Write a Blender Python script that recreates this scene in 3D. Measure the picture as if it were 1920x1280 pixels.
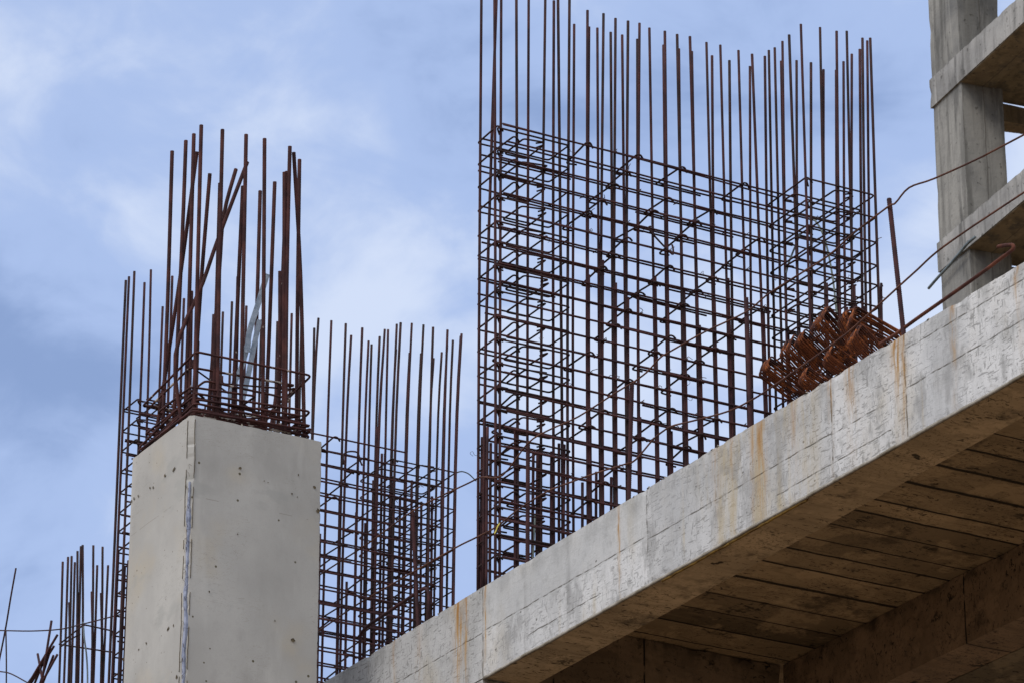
import bpy, math, random
from math import sin, cos, pi, radians
from mathutils import Vector, Matrix, noise
random.seed(7)
S = bpy.context.scene
for o in list(bpy.data.objects): bpy.data.objects.remove(o)

# ------------------------------------------------------------------ camera
F = 7500.0                       # focal length in photo pixels (photo 1920 wide)
PITCH = math.atan(3220/7494)
cam_d = bpy.data.cameras.new('camera'); cam = bpy.data.objects.new('camera', cam_d)
S.collection.objects.link(cam); S.camera = cam
cam_d.sensor_width = 36; cam_d.lens = F/1920*36
cam_d.clip_start = .5; cam_d.clip_end = 3000
cam.location = (0, 0, 0); cam.rotation_euler = (pi/2+PITCH, 0, 0)
cam_d.dof.use_dof = True; cam_d.dof.focus_distance = 23.5; cam_d.dof.aperture_fstop = 20
S.render.resolution_x = 1024; S.render.resolution_y = 682
S.render.engine = 'CYCLES'
S.view_settings.view_transform = 'Standard'; S.view_settings.look = 'None'
S.view_settings.exposure = 0.0; S.view_settings.gamma = 1

# ------------------------------------------------------------------ sky and sun
SUN_EL, SUN_AZ = radians(46), radians(222)      # azimuth clockwise from +Y
world = bpy.data.worlds.new('World'); S.world = world; world.use_nodes = True
nt = world.node_tree; nt.nodes.clear()
def wn(t, **k):
    n = nt.nodes.new(t)
    for a, b in k.items(): setattr(n, a, b)
    return n
L = nt.links.new
out = wn('ShaderNodeOutputWorld'); bg = wn('ShaderNodeBackground')
sky = wn('ShaderNodeTexSky', sky_type='NISHITA', sun_disc=False)
sky.sun_elevation = SUN_EL; sky.sun_rotation = SUN_AZ; sky.altitude = 100; sky.dust_density = 1.5
tc = wn('ShaderNodeTexCoord')
mp = wn('ShaderNodeMapping'); mp.inputs['Scale'].default_value = (1, 1, 1.45); mp.inputs['Location'].default_value = (.33, .12, .21)
L(tc.outputs['Generated'], mp.inputs['Vector'])
n1 = wn('ShaderNodeTexNoise'); n1.inputs['Scale'].default_value = 9.5; n1.inputs['Detail'].default_value = 8
n1.inputs['Roughness'].default_value = .5; n1.inputs['Distortion'].default_value = .35
L(mp.outputs[0], n1.inputs['Vector'])
cr = wn('ShaderNodeValToRGB'); cr.color_ramp.interpolation = 'EASE'
e = cr.color_ramp.elements
e[0].position = .31; e[0].color = (.29, .41, .71, 1)
e[1].position = .70; e[1].color = (.76, .86, 1.08, 1)
m = e.new(.5); m.color = (.47, .61, .95, 1)
sepd = wn('ShaderNodeSeparateXYZ'); L(tc.outputs['Generated'], sepd.inputs[0])
ma1 = wn('ShaderNodeMath', operation='MULTIPLY_ADD'); ma1.inputs[1].default_value = .55; L(sepd.outputs['X'], ma1.inputs[0]); L(n1.outputs['Fac'], ma1.inputs[2])
ma2 = wn('ShaderNodeMath', operation='MULTIPLY_ADD'); ma2.inputs[1].default_value = .60; L(sepd.outputs['Z'], ma2.inputs[0]); L(ma1.outputs[0], ma2.inputs[2])
ma3 = wn('ShaderNodeMath', operation='SUBTRACT'); ma3.inputs[1].default_value = .21; L(ma2.outputs[0], ma3.inputs[0])
n2 = wn('ShaderNodeTexNoise'); n2.inputs['Scale'].default_value = 24; n2.inputs['Detail'].default_value = 7; n2.inputs['Roughness'].default_value = .55; n2.inputs['Distortion'].default_value = .5
L(mp.outputs[0], n2.inputs['Vector'])
ma4 = wn('ShaderNodeMath', operation='MULTIPLY_ADD'); ma4.inputs[1].default_value = .42; L(n2.outputs['Fac'], ma4.inputs[0]); L(ma3.outputs[0], ma4.inputs[2])
ma5 = wn('ShaderNodeMath', operation='SUBTRACT'); ma5.inputs[1].default_value = .21; L(ma4.outputs[0], ma5.inputs[0])
L(ma5.outputs[0], cr.inputs['Fac'])
# brighter overcast towards the sun side and the zenith
sepw = wn('ShaderNodeSeparateXYZ'); L(tc.outputs['Generated'], sepw.inputs[0])
vm = wn('ShaderNodeVectorMath', operation='DOT_PRODUCT')
vm.inputs[1].default_value = (sin(SUN_AZ)*cos(SUN_EL), cos(SUN_AZ)*cos(SUN_EL), sin(SUN_EL))
L(tc.outputs['Generated'], vm.inputs[0])
mr = wn('ShaderNodeMapRange'); mr.inputs['From Min'].default_value = .05; mr.inputs['From Max'].default_value = 1
mr.inputs['To Min'].default_value = 1.0; mr.inputs['To Max'].default_value = 2.0
L(vm.outputs['Value'], mr.inputs['Value'])
wmf = wn('ShaderNodeMapRange'); wmf.inputs['From Min'].default_value = -.1; wmf.inputs['From Max'].default_value = .8; L(vm.outputs['Value'], wmf.inputs['Value'])
wmx = wn('ShaderNodeMix', data_type='RGBA'); wmx.inputs['B'].default_value = (.80, .85, .95, 1); L(wmf.outputs[0], wmx.inputs['Factor']); L(cr.outputs[0], wmx.inputs['A'])
mul = wn('ShaderNodeVectorMath', operation='SCALE'); L(wmx.outputs['Result'], mul.inputs[0]); L(mr.outputs[0], mul.inputs['Scale'])
sk = wn('ShaderNodeVectorMath', operation='SCALE'); sk.inputs['Scale'].default_value = .10; L(sky.outputs[0], sk.inputs[0])
mx = wn('ShaderNodeMix', data_type='RGBA'); mx.inputs['Factor'].default_value = .82
L(sk.outputs[0], mx.inputs['A']); L(mul.outputs[0], mx.inputs['B'])
L(mx.outputs['Result'], bg.inputs['Color']); bg.inputs['Strength'].default_value = 1.0
L(bg.outputs[0], out.inputs[0])

sl = bpy.data.lights.new('sun', 'SUN'); sl.energy = 1.5; sl.angle = radians(18); sl.color = (1, .965, .92)
so = bpy.data.objects.new('sun', sl); S.collection.objects.link(so)
sd = Vector((sin(SUN_AZ)*cos(SUN_EL), cos(SUN_AZ)*cos(SUN_EL), sin(SUN_EL)))
so.rotation_euler = sd.to_track_quat('Z', 'Y').to_euler()

# ------------------------------------------------------------------ frames and pixel rays
Zv = Vector((0, 0, 1))
cp, sp = cos(PITCH), sin(PITCH)
def ray(x, y):
    cx, cy = (x-960)/F, (640-y)/F
    return Vector((cx, cp-sp*cy, sp+cp*cy))
class Frame:                       # a = along the facade towards the viewer, b = into the building, z = up
    def __init__(s, vx, o):
        az = math.atan2(vx, 8156)
        A = Vector((sin(az), cos(az), 0)); s.N = -A; s.B = Vector((cos(az), -sin(az), 0)); s.O = o
        s.rz = math.atan2(s.N.y, s.N.x)
    def on(s, x, y, axis, val):
        r = ray(x, y); n = {'a': s.N, 'b': s.B, 'z': Zv}[axis]
        t = (s.O.dot(n)+val)/r.dot(n); P = r*t-s.O
        return Vector((P.dot(s.N), P.dot(s.B), P.z))
    def W(s, a, b, z): return s.O+s.N*a+s.B*b+Zv*z
MF = Frame(-4660, ray(903, 1100)*22.5)
TF = Frame(-3160, ray(1803, 172)*60)
GZ = -1.6                          # ground level, world
GL = GZ-MF.O.z                     # ground level in the main frame

# ------------------------------------------------------------------ materials
class X:                           # arithmetic on shader sockets
    def __init__(s, t, sock): s.t = t; s.s = sock
    def _m(s, op, *a, clamp=False):
        n = s.t.nodes.new('ShaderNodeMath'); n.operation = op; n.use_clamp = clamp
        for i, v in enumerate((s,)+a):
            if isinstance(v, X): s.t.links.new(v.s, n.inputs[i])
            else: n.inputs[i].default_value = v
        return X(s.t, n.outputs[0])
    def __add__(s, o): return s._m('ADD', o)
    def __sub__(s, o): return s._m('SUBTRACT', o)
    def __mul__(s, o): return s._m('MULTIPLY', o)
    def __truediv__(s, o): return s._m('DIVIDE', o)
    def absv(s): return s._m('ABSOLUTE')
    def gt(s, v): return s._m('GREATER_THAN', v)
    def lt(s, v): return s._m('LESS_THAN', v)
    def mn(s, o): return s._m('MINIMUM', o)
    def mxx(s, o): return s._m('MAXIMUM', o)
    def ramp(s, a, b):
        n = s.t.nodes.new('ShaderNodeMapRange'); n.interpolation_type = 'SMOOTHSTEP'
        s.t.links.new(s.s, n.inputs['Value']); n.inputs['From Min'].default_value = a; n.inputs['From Max'].default_value = b
        return X(s.t, n.outputs[0])
class Mat:
    def __init__(s, name, rough=.85):
        s.m = bpy.data.materials.new(name); s.m.use_nodes = True; s.t = s.m.node_tree
        s.b = s.t.nodes['Principled BSDF']; s.b.inputs['Roughness'].default_value = rough
        s.b.inputs['Specular IOR Level'].default_value = .2
        s.tc = s.t.nodes.new('ShaderNodeTexCoord')
        sx = s.t.nodes.new('ShaderNodeSeparateXYZ'); s.t.links.new(s.tc.outputs['Object'], sx.inputs[0])
        s.x, s.y, s.z = (X(s.t, sx.outputs[i]) for i in range(3))
    def noise(s, scale, detail=3, st=(1, 1, 1), rough=.55, dist=0, rot=(0, 0, 0), loc=(0, 0, 0)):
        mp = s.t.nodes.new('ShaderNodeMapping'); mp.inputs['Scale'].default_value = st
        mp.inputs['Rotation'].default_value = rot; mp.inputs['Location'].default_value = loc
        s.t.links.new(s.tc.outputs['Object'], mp.inputs['Vector'])
        n = s.t.nodes.new('ShaderNodeTexNoise'); n.inputs['Scale'].default_value = scale
        n.inputs['Detail'].default_value = detail; n.inputs['Roughness'].default_value = rough
        n.inputs['Distortion'].default_value = dist
        s.t.links.new(mp.outputs[0], n.inputs['Vector'])
        return X(s.t, n.outputs['Fac'])
    def voro(s, scale, st=(1, 1, 1), rnd=1, loc=(0, 0, 0), rot=(0, 0, 0)):
        mp = s.t.nodes.new('ShaderNodeMapping'); mp.inputs['Scale'].default_value = st; mp.inputs['Location'].default_value = loc
        mp.inputs['Rotation'].default_value = rot
        s.t.links.new(s.tc.outputs['Object'], mp.inputs['Vector'])
        n = s.t.nodes.new('ShaderNodeTexVoronoi'); n.inputs['Scale'].default_value = scale; n.inputs['Randomness'].default_value = rnd
        s.t.links.new(mp.outputs[0], n.inputs['Vector'])
        sc = s.t.nodes.new('ShaderNodeSeparateColor'); s.t.links.new(n.outputs['Color'], sc.inputs[0])
        return X(s.t, n.outputs['Distance']), X(s.t, sc.outputs[0])
    def rgb(s, c):
        n = s.t.nodes.new('ShaderNodeRGB'); n.outputs[0].default_value = (*c, 1); return n.outputs[0]
    def mix(s, a, b, fac, mode='MIX'):
        n = s.t.nodes.new('ShaderNodeMix'); n.data_type = 'RGBA'; n.blend_type = mode
        for nm, v in (('A', a), ('B', b)):
            if isinstance(v, tuple): n.inputs[nm].default_value = (*v, 1)
            else: s.t.links.new(v, n.inputs[nm])
        if isinstance(fac, X): s.t.links.new(fac.s, n.inputs['Factor'])
        else: n.inputs['Factor'].default_value = fac
        return n.outputs['Result']
    def stops(s, fac, stops, interp='LINEAR'):
        n = s.t.nodes.new('ShaderNodeValToRGB'); r = n.color_ramp; r.interpolation = interp
        while len(r.elements) > 1: r.elements.remove(r.elements[-1])
        stops = [(p, c if isinstance(c, tuple) else (c, c, c)) for p, c in stops]
        r.elements[0].position = stops[0][0]; r.elements[0].color = (*stops[0][1], 1)
        for p, c in stops[1:]:
            q = r.elements.new(p); q.color = (*c, 1)
        s.t.links.new(fac.s, n.inputs['Fac'])
        return n.outputs['Color']
    def fin(s, col, h=None, bump=.3, dist=.004):
        s.t.links.new(col, s.b.inputs['Base Color'])
        if h is not None:
            bn = s.t.nodes.new('ShaderNodeBump'); bn.inputs['Strength'].default_value = bump; bn.inputs['Distance'].default_value = dist
            s.t.links.new(h.s, bn.inputs['Height']); s.t.links.new(bn.outputs[0], s.b.inputs['Normal'])
        return s.m

def rust(name, dark, light, bright=None, rough=.8, mortar=0):
    M = Mat(name, rough)
    c = M.mix(dark, light, M.noise(9, 4).ramp(.35, .68))
    if bright: c = M.mix(c, bright, M.noise(30, 3, loc=(5, 2, 1)).ramp(.5, .7))
    h = M.noise(180, 3)
    if mortar: c = M.mix(c, (.42, .36, .31), M.noise(13, 3, loc=(2, 9, 4)).ramp(mortar, mortar+.05))
    return M.fin(c, h, .35, .002)
R_BAR = rust('rusty_rebar', (.028, .012, .014), (.060, .021, .020))
R_DARK = rust('weathered_rebar', (.022, .013, .013), (.048, .020, .018))
R_COL = rust('ribbed_column_rebar', (.032, .012, .012), (.072, .025, .021), mortar=.70)
R_MORT = rust('mortar_splashed_rebar', (.040, .016, .014), (.08, .03, .024), mortar=.53)
R_ORANGE = rust('fresh_orange_rust', (.035, .011, .007), (.14, .038, .012), (.30, .088, .022))
R_WIRE = rust('thin_rusty_wire', (.06, .026, .020), (.12, .05, .03))

def column_concrete(name, base):
    M = Mat(name, .82)
    big = M.noise(1.6, 4); c = M.mix(tuple(v*.86 for v in base), tuple(v*1.08 for v in base), big.ramp(.3, .7))
    st = M.noise(5, 5, st=(1, 1, .12)); c = M.mix(c, tuple(v*.84 for v in base), st.ramp(.52, .8)*.55)
    warm = M.noise(2.3, 3, loc=(4, 4, 4)); c = M.mix(c, (base[0]*1.02, base[1]*.93, base[2]*.78), warm.ramp(.5, .75)*.6)
    cl = M.noise(26, 4); c = M.mix(c, tuple(v*.9 for v in base), cl.ramp(.5, .72)*.5)
    c = M.mix(c, tuple(v*.72 for v in base), M.noise(130, 4, rough=.7).ramp(.5, .72)*.35)
    c = M.mix(c, tuple(v*.70 for v in base), M.noise(3.2, 6, st=(1, 1, .5), rough=.7, loc=(2, 2, 9)).ramp(.5, .72)*.45)
    c = M.mix(c, tuple(v*1.18 for v in base), M.noise(6, 5, st=(1, 1, .2), rough=.6, loc=(2, 5, 9)).ramp(.55, .75)*.5)
    d, r = M.voro(9); pit = d.lt(.075)*r.gt(.55)*M.noise(3, 2, loc=(1, 7, 2)).gt(.47)
    d2, r2 = M.voro(26); pit2 = d2.lt(.11)*r2.gt(.72)
    pits = pit.mxx(pit2*.8)
    c = M.mix(c, (.10, .085, .055), pits)
    sc = M.noise(7, 4, st=(1, 1, 6), dist=1.2, rot=(.15, .2, 0)); c = M.mix(c, (.20, .18, .14), (sc-.5).absv().lt(.0035)*M.noise(2.1, 2).gt(.55)*.7)
    ln = (M.z+M.noise(1.4, 2)*.05-1.73).absv().lt(.0022)*M.noise(12, 3).gt(.42)
    ln2 = (M.z+M.noise(1.1, 2)*.06-.72).absv().lt(.002)*M.noise(9, 3).gt(.5)
    c = M.mix(c, (.22, .20, .17), ln.mxx(ln2)*.7)
    patch = M.noise(4.5, 4, st=(.5, .5, 1), loc=(3, 1, 8)); c = M.mix(c, (base[0]*.78, base[1]*.80, base[2]*.80), patch.ramp(.6, .68)*.55)
    h = M.noise(60, 4)*.3+M.noise(6, 3)*.6-pits*1.5
    return M.fin(c, h, .35, .004)
C_COL = column_concrete('smooth_column_concrete', (.39, .372, .338))

def lines_mask(M, segs, wob=.006):
    """dark thin joints: ('v', a) a full-height line; ('h', z, a0, a1)"""
    n = M.noise(7, 4); w = (n-.5)*wob*4; tot = None
    for sg in segs:
        if sg[0] == 'v': k = (M.x+w-sg[1]).absv().ramp(.009, .002)
        else: k = (M.z+w-sg[1]).absv().ramp(.006, .0012)*M.x.gt(sg[2])*M.x.lt(sg[3])
        tot = k if tot is None else tot.mxx(k)
    return tot

def beam_face():
    M = Mat('board_marked_beam_concrete', .85)
    base = (.54, .53, .515)
    pan = M.stops(M.x/8+.25, [(0, .78), (.25+.014/8, 1.0), (.25+1.772/8, .84), (.25+3.503/8, 1.0), (.25+4.132/8, 1.05)], 'CONSTANT')
    c = M.mix(M.rgb(base), pan, 1.0, 'MULTIPLY')
    up = M.z.gt(-.28)*M.x.gt(0)*M.x.lt(1.77); c = M.mix(c, (.43, .425, .41), up*.75)
    c = M.mix(c, (.27, .265, .25), M.noise(2.2, 5, rough=.65).ramp(.5, .75)*.75)
    c = M.mix(c, (.27, .265, .25), M.noise(16, 6, st=(1, 1, .6), rough=.75, loc=(3, 3, 3)).ramp(.5, .68)*.6)
    c = M.mix(c, (.36, .30, .20), M.noise(2.7, 5, st=(1, 1, .5), loc=(5, 5, 1)).ramp(.52, .72)*.45)
    c = M.mix(c, (.54, .53, .52), M.noise(5, 4, st=(1, 1, .35), loc=(8, 1, 3)).ramp(.55, .75)*.6)
    topd = M.z.ramp(-.16, -.02)*M.noise(6, 4, st=(1, 1, .3)).ramp(.42, .62); c = M.mix(c, (.24, .235, .22), topd*.55)
    smooth = up*-.75+1.0
    c = M.mix(c, (.22, .215, .20), M.noise(120, 4, rough=.7).ramp(.5, .7)*.35)
    c = M.mix(c, (.60, .59, .58), M.noise(70, 3, rough=.7, loc=(1, 8, 1)).ramp(.55, .72)*.35)
    # wood-fibre scratches and flecks, denser away from the smooth panel
    f1 = M.noise(66, 2, st=(.22, 1, 1.1), rough=.5, dist=.5, rot=(0, .12, 0)).ramp(.61, .65)
    f2 = M.noise(70, 2, st=(1.1, 1, .26), rough=.5, dist=.5, rot=(0, -.45, 0), loc=(3, 1, 2)).ramp(.615, .655)
    f4 = M.noise(74, 2, st=(.24, 1, 1.1), rough=.5, dist=.4, rot=(0, .9, 0), loc=(7, 1, 2)).ramp(.62, .66); f2 = f2.mxx(f4)
    f3 = M.noise(20, 4, st=(.3, 1, 1.5), dist=.8, rot=(0, -.3, 0), loc=(9, 1, 2))
    f3 = (f3-.5).absv().ramp(.006, .002)*M.noise(5, 2, loc=(2, 2, 8)).ramp(.48, .6)
    gate = M.noise(3.2, 3, loc=(1, 5, 5)).ramp(.30, .48)
    fl = (f1.mxx(f2)*gate).mxx(f3*.8)*smooth
    c = M.mix(c, (.15, .145, .135), fl*.60)
    bd = M.noise(22, 4, st=(.035, 1, 1), rough=.6, loc=(4, 2, 7)); c = M.mix(c, (.30, .295, .28), (bd-.5).absv().ramp(.012, .003)*M.noise(3, 3, loc=(8, 8, 1)).ramp(.45, .6)*.5)
    c = M.mix(c, (.33, .33, .33), M.noise(1.1, 5, st=(1, 1, .6), rough=.62, loc=(7, 2, 2)).ramp(.5, .66)*.55)
    drip = M.noise(9, 4, st=(1, 1, .07), rough=.6, loc=(1, 2, 5)).ramp(.54, .72); c = M.mix(c, (.25, .245, .235), drip*.5)
    drip2 = M.noise(12, 4, st=(1, 1, .06), rough=.6, loc=(6, 2, 5)).ramp(.58, .74)*M.noise(1.3, 2, loc=(3, 3, 3)).ramp(.45, .6); c = M.mix(c, (.40, .31, .16), drip2*.5)
    d, r = M.voro(11, st=(1, .2, 1.3)); pit = d.lt(.10)*r.gt(.72)*M.noise(40, 2).gt(.4); c = M.mix(c, (.10, .095, .085), pit*.8)
    # dark mould freckles near the top edge (seen right of the starter cage)
    wash = M.x.ramp(2.15, 2.5)*M.x.ramp(3.5, 3.2)*M.noise(5, 5, st=(1.4, 1, .22), rough=.65, loc=(4, 6, 1)).ramp(.42, .62); c = M.mix(c, (.37, .29, .16), wash*.6)
    gra = M.noise(3.5, 5, st=(1.3, 1, .6), rough=.7, loc=(4, 6, 8)).ramp(.52, .62)*smooth; c = M.mix(c, (.21, .205, .195), gra*.5)
    md = M.noise(85, 3).ramp(.60, .66)*M.noise(8, 3, loc=(4, 0, 1)).ramp(.52, .6)*M.x.ramp(2.55, 2.8)*M.x.ramp(3.6, 3.3)
    c = M.mix(c, (.05, .045, .035), md*.9)
    segs = [('v', .014), ('v', 1.772), ('v', 3.503), ('v', 4.132), ('v', 6.3), ('v', -2.2), ('h', -.275, -9, .014), ('h', -.268, .014, 1.772),
            ('h', -.29, 1.772, 3.503), ('h', -.30, 3.503, 4.132), ('h', -.085, 4.132, 7), ('h', -.283, 4.132, 8), ('h', -.44, .5, 1.3), ('h', -.45, 3.0, 4.0)]
    jm = lines_mask(M, segs)*(M.noise(11, 4).ramp(.40, .56)*.85+.15)
    c = M.mix(c, (.085, .078, .062), jm*.85)
    # rust streaks washed down from the bars on top
    for a0, w, k, reach in ((-1.034, .03, .25, .5), (-.74, .045, .18, .5), (-.27, .055, .85, .5), (-.18, .02, .7, .54), (.035, .012, .95, .5), (1.489, .014, .8, .5),
                            (2.45, .04, .3, .35), (2.60, .015, .55, .15), (2.866, .05, .62, .54), (2.79, .02, .45, .54), (3.17, .04, .3, .4), (3.674, .05, .42, .42), (3.50, .02, .5, .2),
                            (4.07, .045, .95, .24), (4.12, .018, .7, .48), (4.529, .020, .75, .27), (5.036, .018, .5, .2), (5.9, .03, .5, .4)):
        wn_ = M.noise(7, 3, st=(.2, 1, 1), loc=(a0*9, 0, 0))
        u = ((M.x+(wn_-.5)*.06-a0)/w)
        g = (u*u*-1.0)._m('EXPONENT') if False else (u*u+1.0)
        g = (g*0+1.0)/(g*g)
        fade = M.z.ramp(-reach-.12, -reach*.35)*.75+.16
        br = M.noise(22, 4, st=(2.4, 1, .22), loc=(a0, 0, 0)).ramp(.34, .62)
        c = M.mix(c, (.36, .21, .07), (g*fade*br*(k*1.5)).mn(1.0))
        c = M.mix(c, (.22, .085, .02), g*g*g*M.z.ramp(-.13-reach*.3, 0)*br*(k*.8))
    h = M.noise(26, 4, st=(.5, 1, 1.4), dist=.7)*.6+M.noise(90, 3)*.3-fl*.3-jm*1.5
    return M.fin(c, h, .4, .005)
C_BEAM = beam_face()

BOARDS = [.10, .362, .612, .867, 1.174, 1.45, 1.685, 1.873, 2.099, 2.334, 2.516, 2.807, 3.081, 3.332, 3.571, 3.82, 4.06, 4.31, 4.6]
def soffit(name, base, boards=None, axis='x', vj=None):
    M = Mat(name, .9)
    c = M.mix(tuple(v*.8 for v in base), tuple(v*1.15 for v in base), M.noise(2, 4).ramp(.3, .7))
    co = M.x if axis == 'x' else M.y
    if boards:
        rnd = random.Random(4)
        tones = [(0, .9)]+[((b+1)/7, rnd.choice((.62, .85, 1.0, 1.15, .95))) for b in boards]
        tones[2] = (tones[2][0], .38)
        tones = [(p, t) for p, t in tones]
        warped = (co+(M.noise(3, 3)-.5)*.02+1.0)/7
        c = M.mix(c, M.stops(warped, tones, 'CONSTANT'), 1.0, 'MULTIPLY')
        g = None
        for i in range(0, len(boards), 1):
            wd = rnd.choice((.006, .010, .015))
            k = (co+(M.noise(5, 5, loc=(0, 0, 0))-.5)*.03-boards[i]).absv().ramp(wd*1.6, wd*.5)
            g = k if g is None else g.mxx(k)
        g = g*M.noise(9, 3, loc=(1, 1, 1)).ramp(.18, .36)

    else: g = M.x*0.0
    if vj:
        cj = M.x if vj[0] == 'x' else M.y
        for v in vj[1:]:
            k = (cj+(M.noise(5, 3)-.5)*.012-v).absv().ramp(.008, .002)*M.noise(9, 3, loc=(1, 4, 1)).ramp(.3, .45)
            g = g.mxx(k); c = M.mix(c, (.025, .02, .014), k*.9)
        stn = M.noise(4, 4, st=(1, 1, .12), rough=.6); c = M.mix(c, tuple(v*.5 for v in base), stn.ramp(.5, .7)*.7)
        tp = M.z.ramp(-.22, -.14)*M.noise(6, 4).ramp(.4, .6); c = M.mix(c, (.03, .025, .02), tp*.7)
    gr = M.noise(10, 5, st=(3, .5, 1) if axis == 'x' else (.5, 3, 1)); c = M.mix(c, tuple(v*.6 for v in base), gr.ramp(.52, .75)*.7)
    sp1 = M.noise(24, 4, st=(1.6, .6, 1), rough=.7, dist=1).ramp(.57, .62)*M.noise(2.5, 3, loc=(6, 2, 2)).ramp(.36, .55)
    sp2 = M.noise(5, 4, rough=.7, loc=(2, 6, 1)).ramp(.62, .68)
    c = M.mix(c, (.016, .013, .009), sp1.mxx(sp2)*.92)
    grn = M.noise(16, 5, st=(1, .09, 1) if axis == 'x' else (.09, 1, 1), rough=.65, loc=(2, 3, 4)); c = M.mix(c, tuple(v*.62 for v in base), grn.ramp(.48, .66)*.6)
    pal = M.noise(3.4, 5, rough=.65, loc=(9, 3, 4)).ramp(.53, .60); c = M.mix(c, tuple(min(1, v*1.5) for v in base), pal*.42)
    blt = M.noise(2.1, 6, rough=.7, loc=(3, 9, 4)).ramp(.56, .68); c = M.mix(c, tuple(v*.22 for v in base), blt*.8)
    mic = M.noise(60, 4, rough=.75, loc=(1, 3, 9)).ramp(.54, .62)*M.noise(4, 4, loc=(7, 3, 9)).ramp(.42, .6); c = M.mix(c, tuple(v*.25 for v in base), mic*.7)
    c = M.mix(c, (.014, .011, .008), g*.94)
    h = M.noise(30, 4)*.5-sp1*.6-g*2+grn*.6
    return M.fin(c, h, .6, .006)
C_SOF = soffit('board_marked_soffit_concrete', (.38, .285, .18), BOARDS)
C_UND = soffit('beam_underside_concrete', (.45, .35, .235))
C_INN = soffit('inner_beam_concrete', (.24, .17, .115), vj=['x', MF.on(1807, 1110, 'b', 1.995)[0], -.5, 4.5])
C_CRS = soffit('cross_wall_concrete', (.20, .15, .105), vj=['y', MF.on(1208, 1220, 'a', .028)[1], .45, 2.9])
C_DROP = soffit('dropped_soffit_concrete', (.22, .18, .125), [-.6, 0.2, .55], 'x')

def old_concrete(name, base, dark):
    M = Mat(name, .9)
    c = M.mix(dark, base, M.noise(.9, 5, rough=.6).ramp(.3, .65))
    c = M.mix(c, tuple(v*.55 for v in base), M.noise(5, 4, st=(1, 1, .07), rough=.65).ramp(.46, .66)*.95)
    c = M.mix(c, tuple(min(1, v*1.25) for v in base), M.noise(7, 4, st=(1, 1, .05), loc=(3, 7, 2)).ramp(.56, .72)*.6)
    c = M.mix(c, (.06, .055, .048), M.noise(11, 4, loc=(4, 2, 2)).ramp(.62, .70)*.7)
    c = M.mix(c, (.075, .072, .066), M.noise(2.6, 5, st=(1, 1, .16), rough=.7, loc=(5, 5, 2)).ramp(.52, .66)*.7)
    # form joint in the lift
    c = M.mix(c, (.07, .06, .05), ((M.y-.37+(M.noise(3, 2)-.5)*.05).absv()).ramp(.014, .004)*.6)
    return M.fin(c, M.noise(14, 4), .4, .02)
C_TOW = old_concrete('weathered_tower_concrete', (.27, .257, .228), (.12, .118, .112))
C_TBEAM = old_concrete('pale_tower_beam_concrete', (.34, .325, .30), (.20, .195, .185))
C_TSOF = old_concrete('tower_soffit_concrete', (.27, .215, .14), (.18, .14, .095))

def plain(name, c1, c2, scale=8, rough=.6, metal=0):
    M = Mat(name, rough); M.b.inputs['Metallic'].default_value = metal
    return M.fin(M.mix(c1, c2, M.noise(scale, 4).ramp(.35, .65)), M.noise(40, 3), .2, .003)
M_STRIP = plain('galvanised_strip_steel', (.22, .26, .31), (.38, .42, .47), 14, .5, .35)
M_PALE = plain('pale_greenish_strip', (.20, .24, .21), (.36, .40, .35), 10, .7)
M_FOAM = plain('yellow_aged_foam', (.12, .07, .022), (.30, .19, .05), 12, .9)
M_LIP = plain('pale_chamfer_mortar', (.29, .26, .22), (.15, .125, .09), 10, .9)
M_TAPE = plain('blue_grey_joint_tape', (.20, .22, .29), (.31, .33, .41), 14, .8)
M_YEL = plain('yellow_plastic_tape', (.42, .35, .06), (.55, .46, .09), 20, .5)
M_CABLE = plain('grey_steel_cable', (.09, .11, .12), (.15, .18, .19), 5, .6)
M_HOLE = plain('dark_hole_brown', (.055, .042, .024), (.13, .10, .06), 60, .95)
M_TIE = plain('dark_tying_wire', (.05, .04, .04), (.09, .06, .05), 20, .7)

# ------------------------------------------------------------------ mesh helpers
def mesh_obj(name, V, Fc, mat, parent=None, smooth=True):
    me = bpy.data.meshes.new(name); me.from_pydata(V, [], Fc); me.materials.append(mat)
    if smooth: me.polygons.foreach_set('use_smooth', [True]*len(me.polygons))
    me.update()
    o = bpy.data.objects.new(name, me); S.collection.objects.link(o)
    if parent: o.parent = parent
    return o
def tag(o, label=None, cat=None, group=None, kind=None):
    for k, v in (('label', label), ('category', cat), ('group', group), ('kind', kind)):
        if v: o[k] = v
    return o
class Thing:                       # an Empty at the thing's base in a building frame; children are given in frame coordinates
    def __init__(s, name, fr, base, label, cat, group=None):
        s.e = bpy.data.objects.new(name, None); S.collection.objects.link(s.e); s.e.empty_display_size = .1
        s.base = Vector(base); s.fr = fr
        s.e.location = fr.W(*base); s.e.rotation_euler = (0, 0, fr.rz); tag(s.e, label, cat, group)
    def part(s, name, G, mat, smooth=True, parent=None, label=None):
        b = s.base; o = mesh_obj(name, [(v[0]-b.x, v[1]-b.y, v[2]-b.z) for v in G.V], G.F, mat, parent or s.e, smooth)
        if label: o['label'] = label
        return o
def single(name, fr, G, base, mat, label, cat, group=None, smooth=True):
    b = Vector(base); o = mesh_obj(name, [(v[0]-b.x, v[1]-b.y, v[2]-b.z) for v in G.V], G.F, mat, None, smooth)
    o.location = fr.W(*base); o.rotation_euler = (0, 0, fr.rz); return tag(o, label, cat, group)
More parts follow.
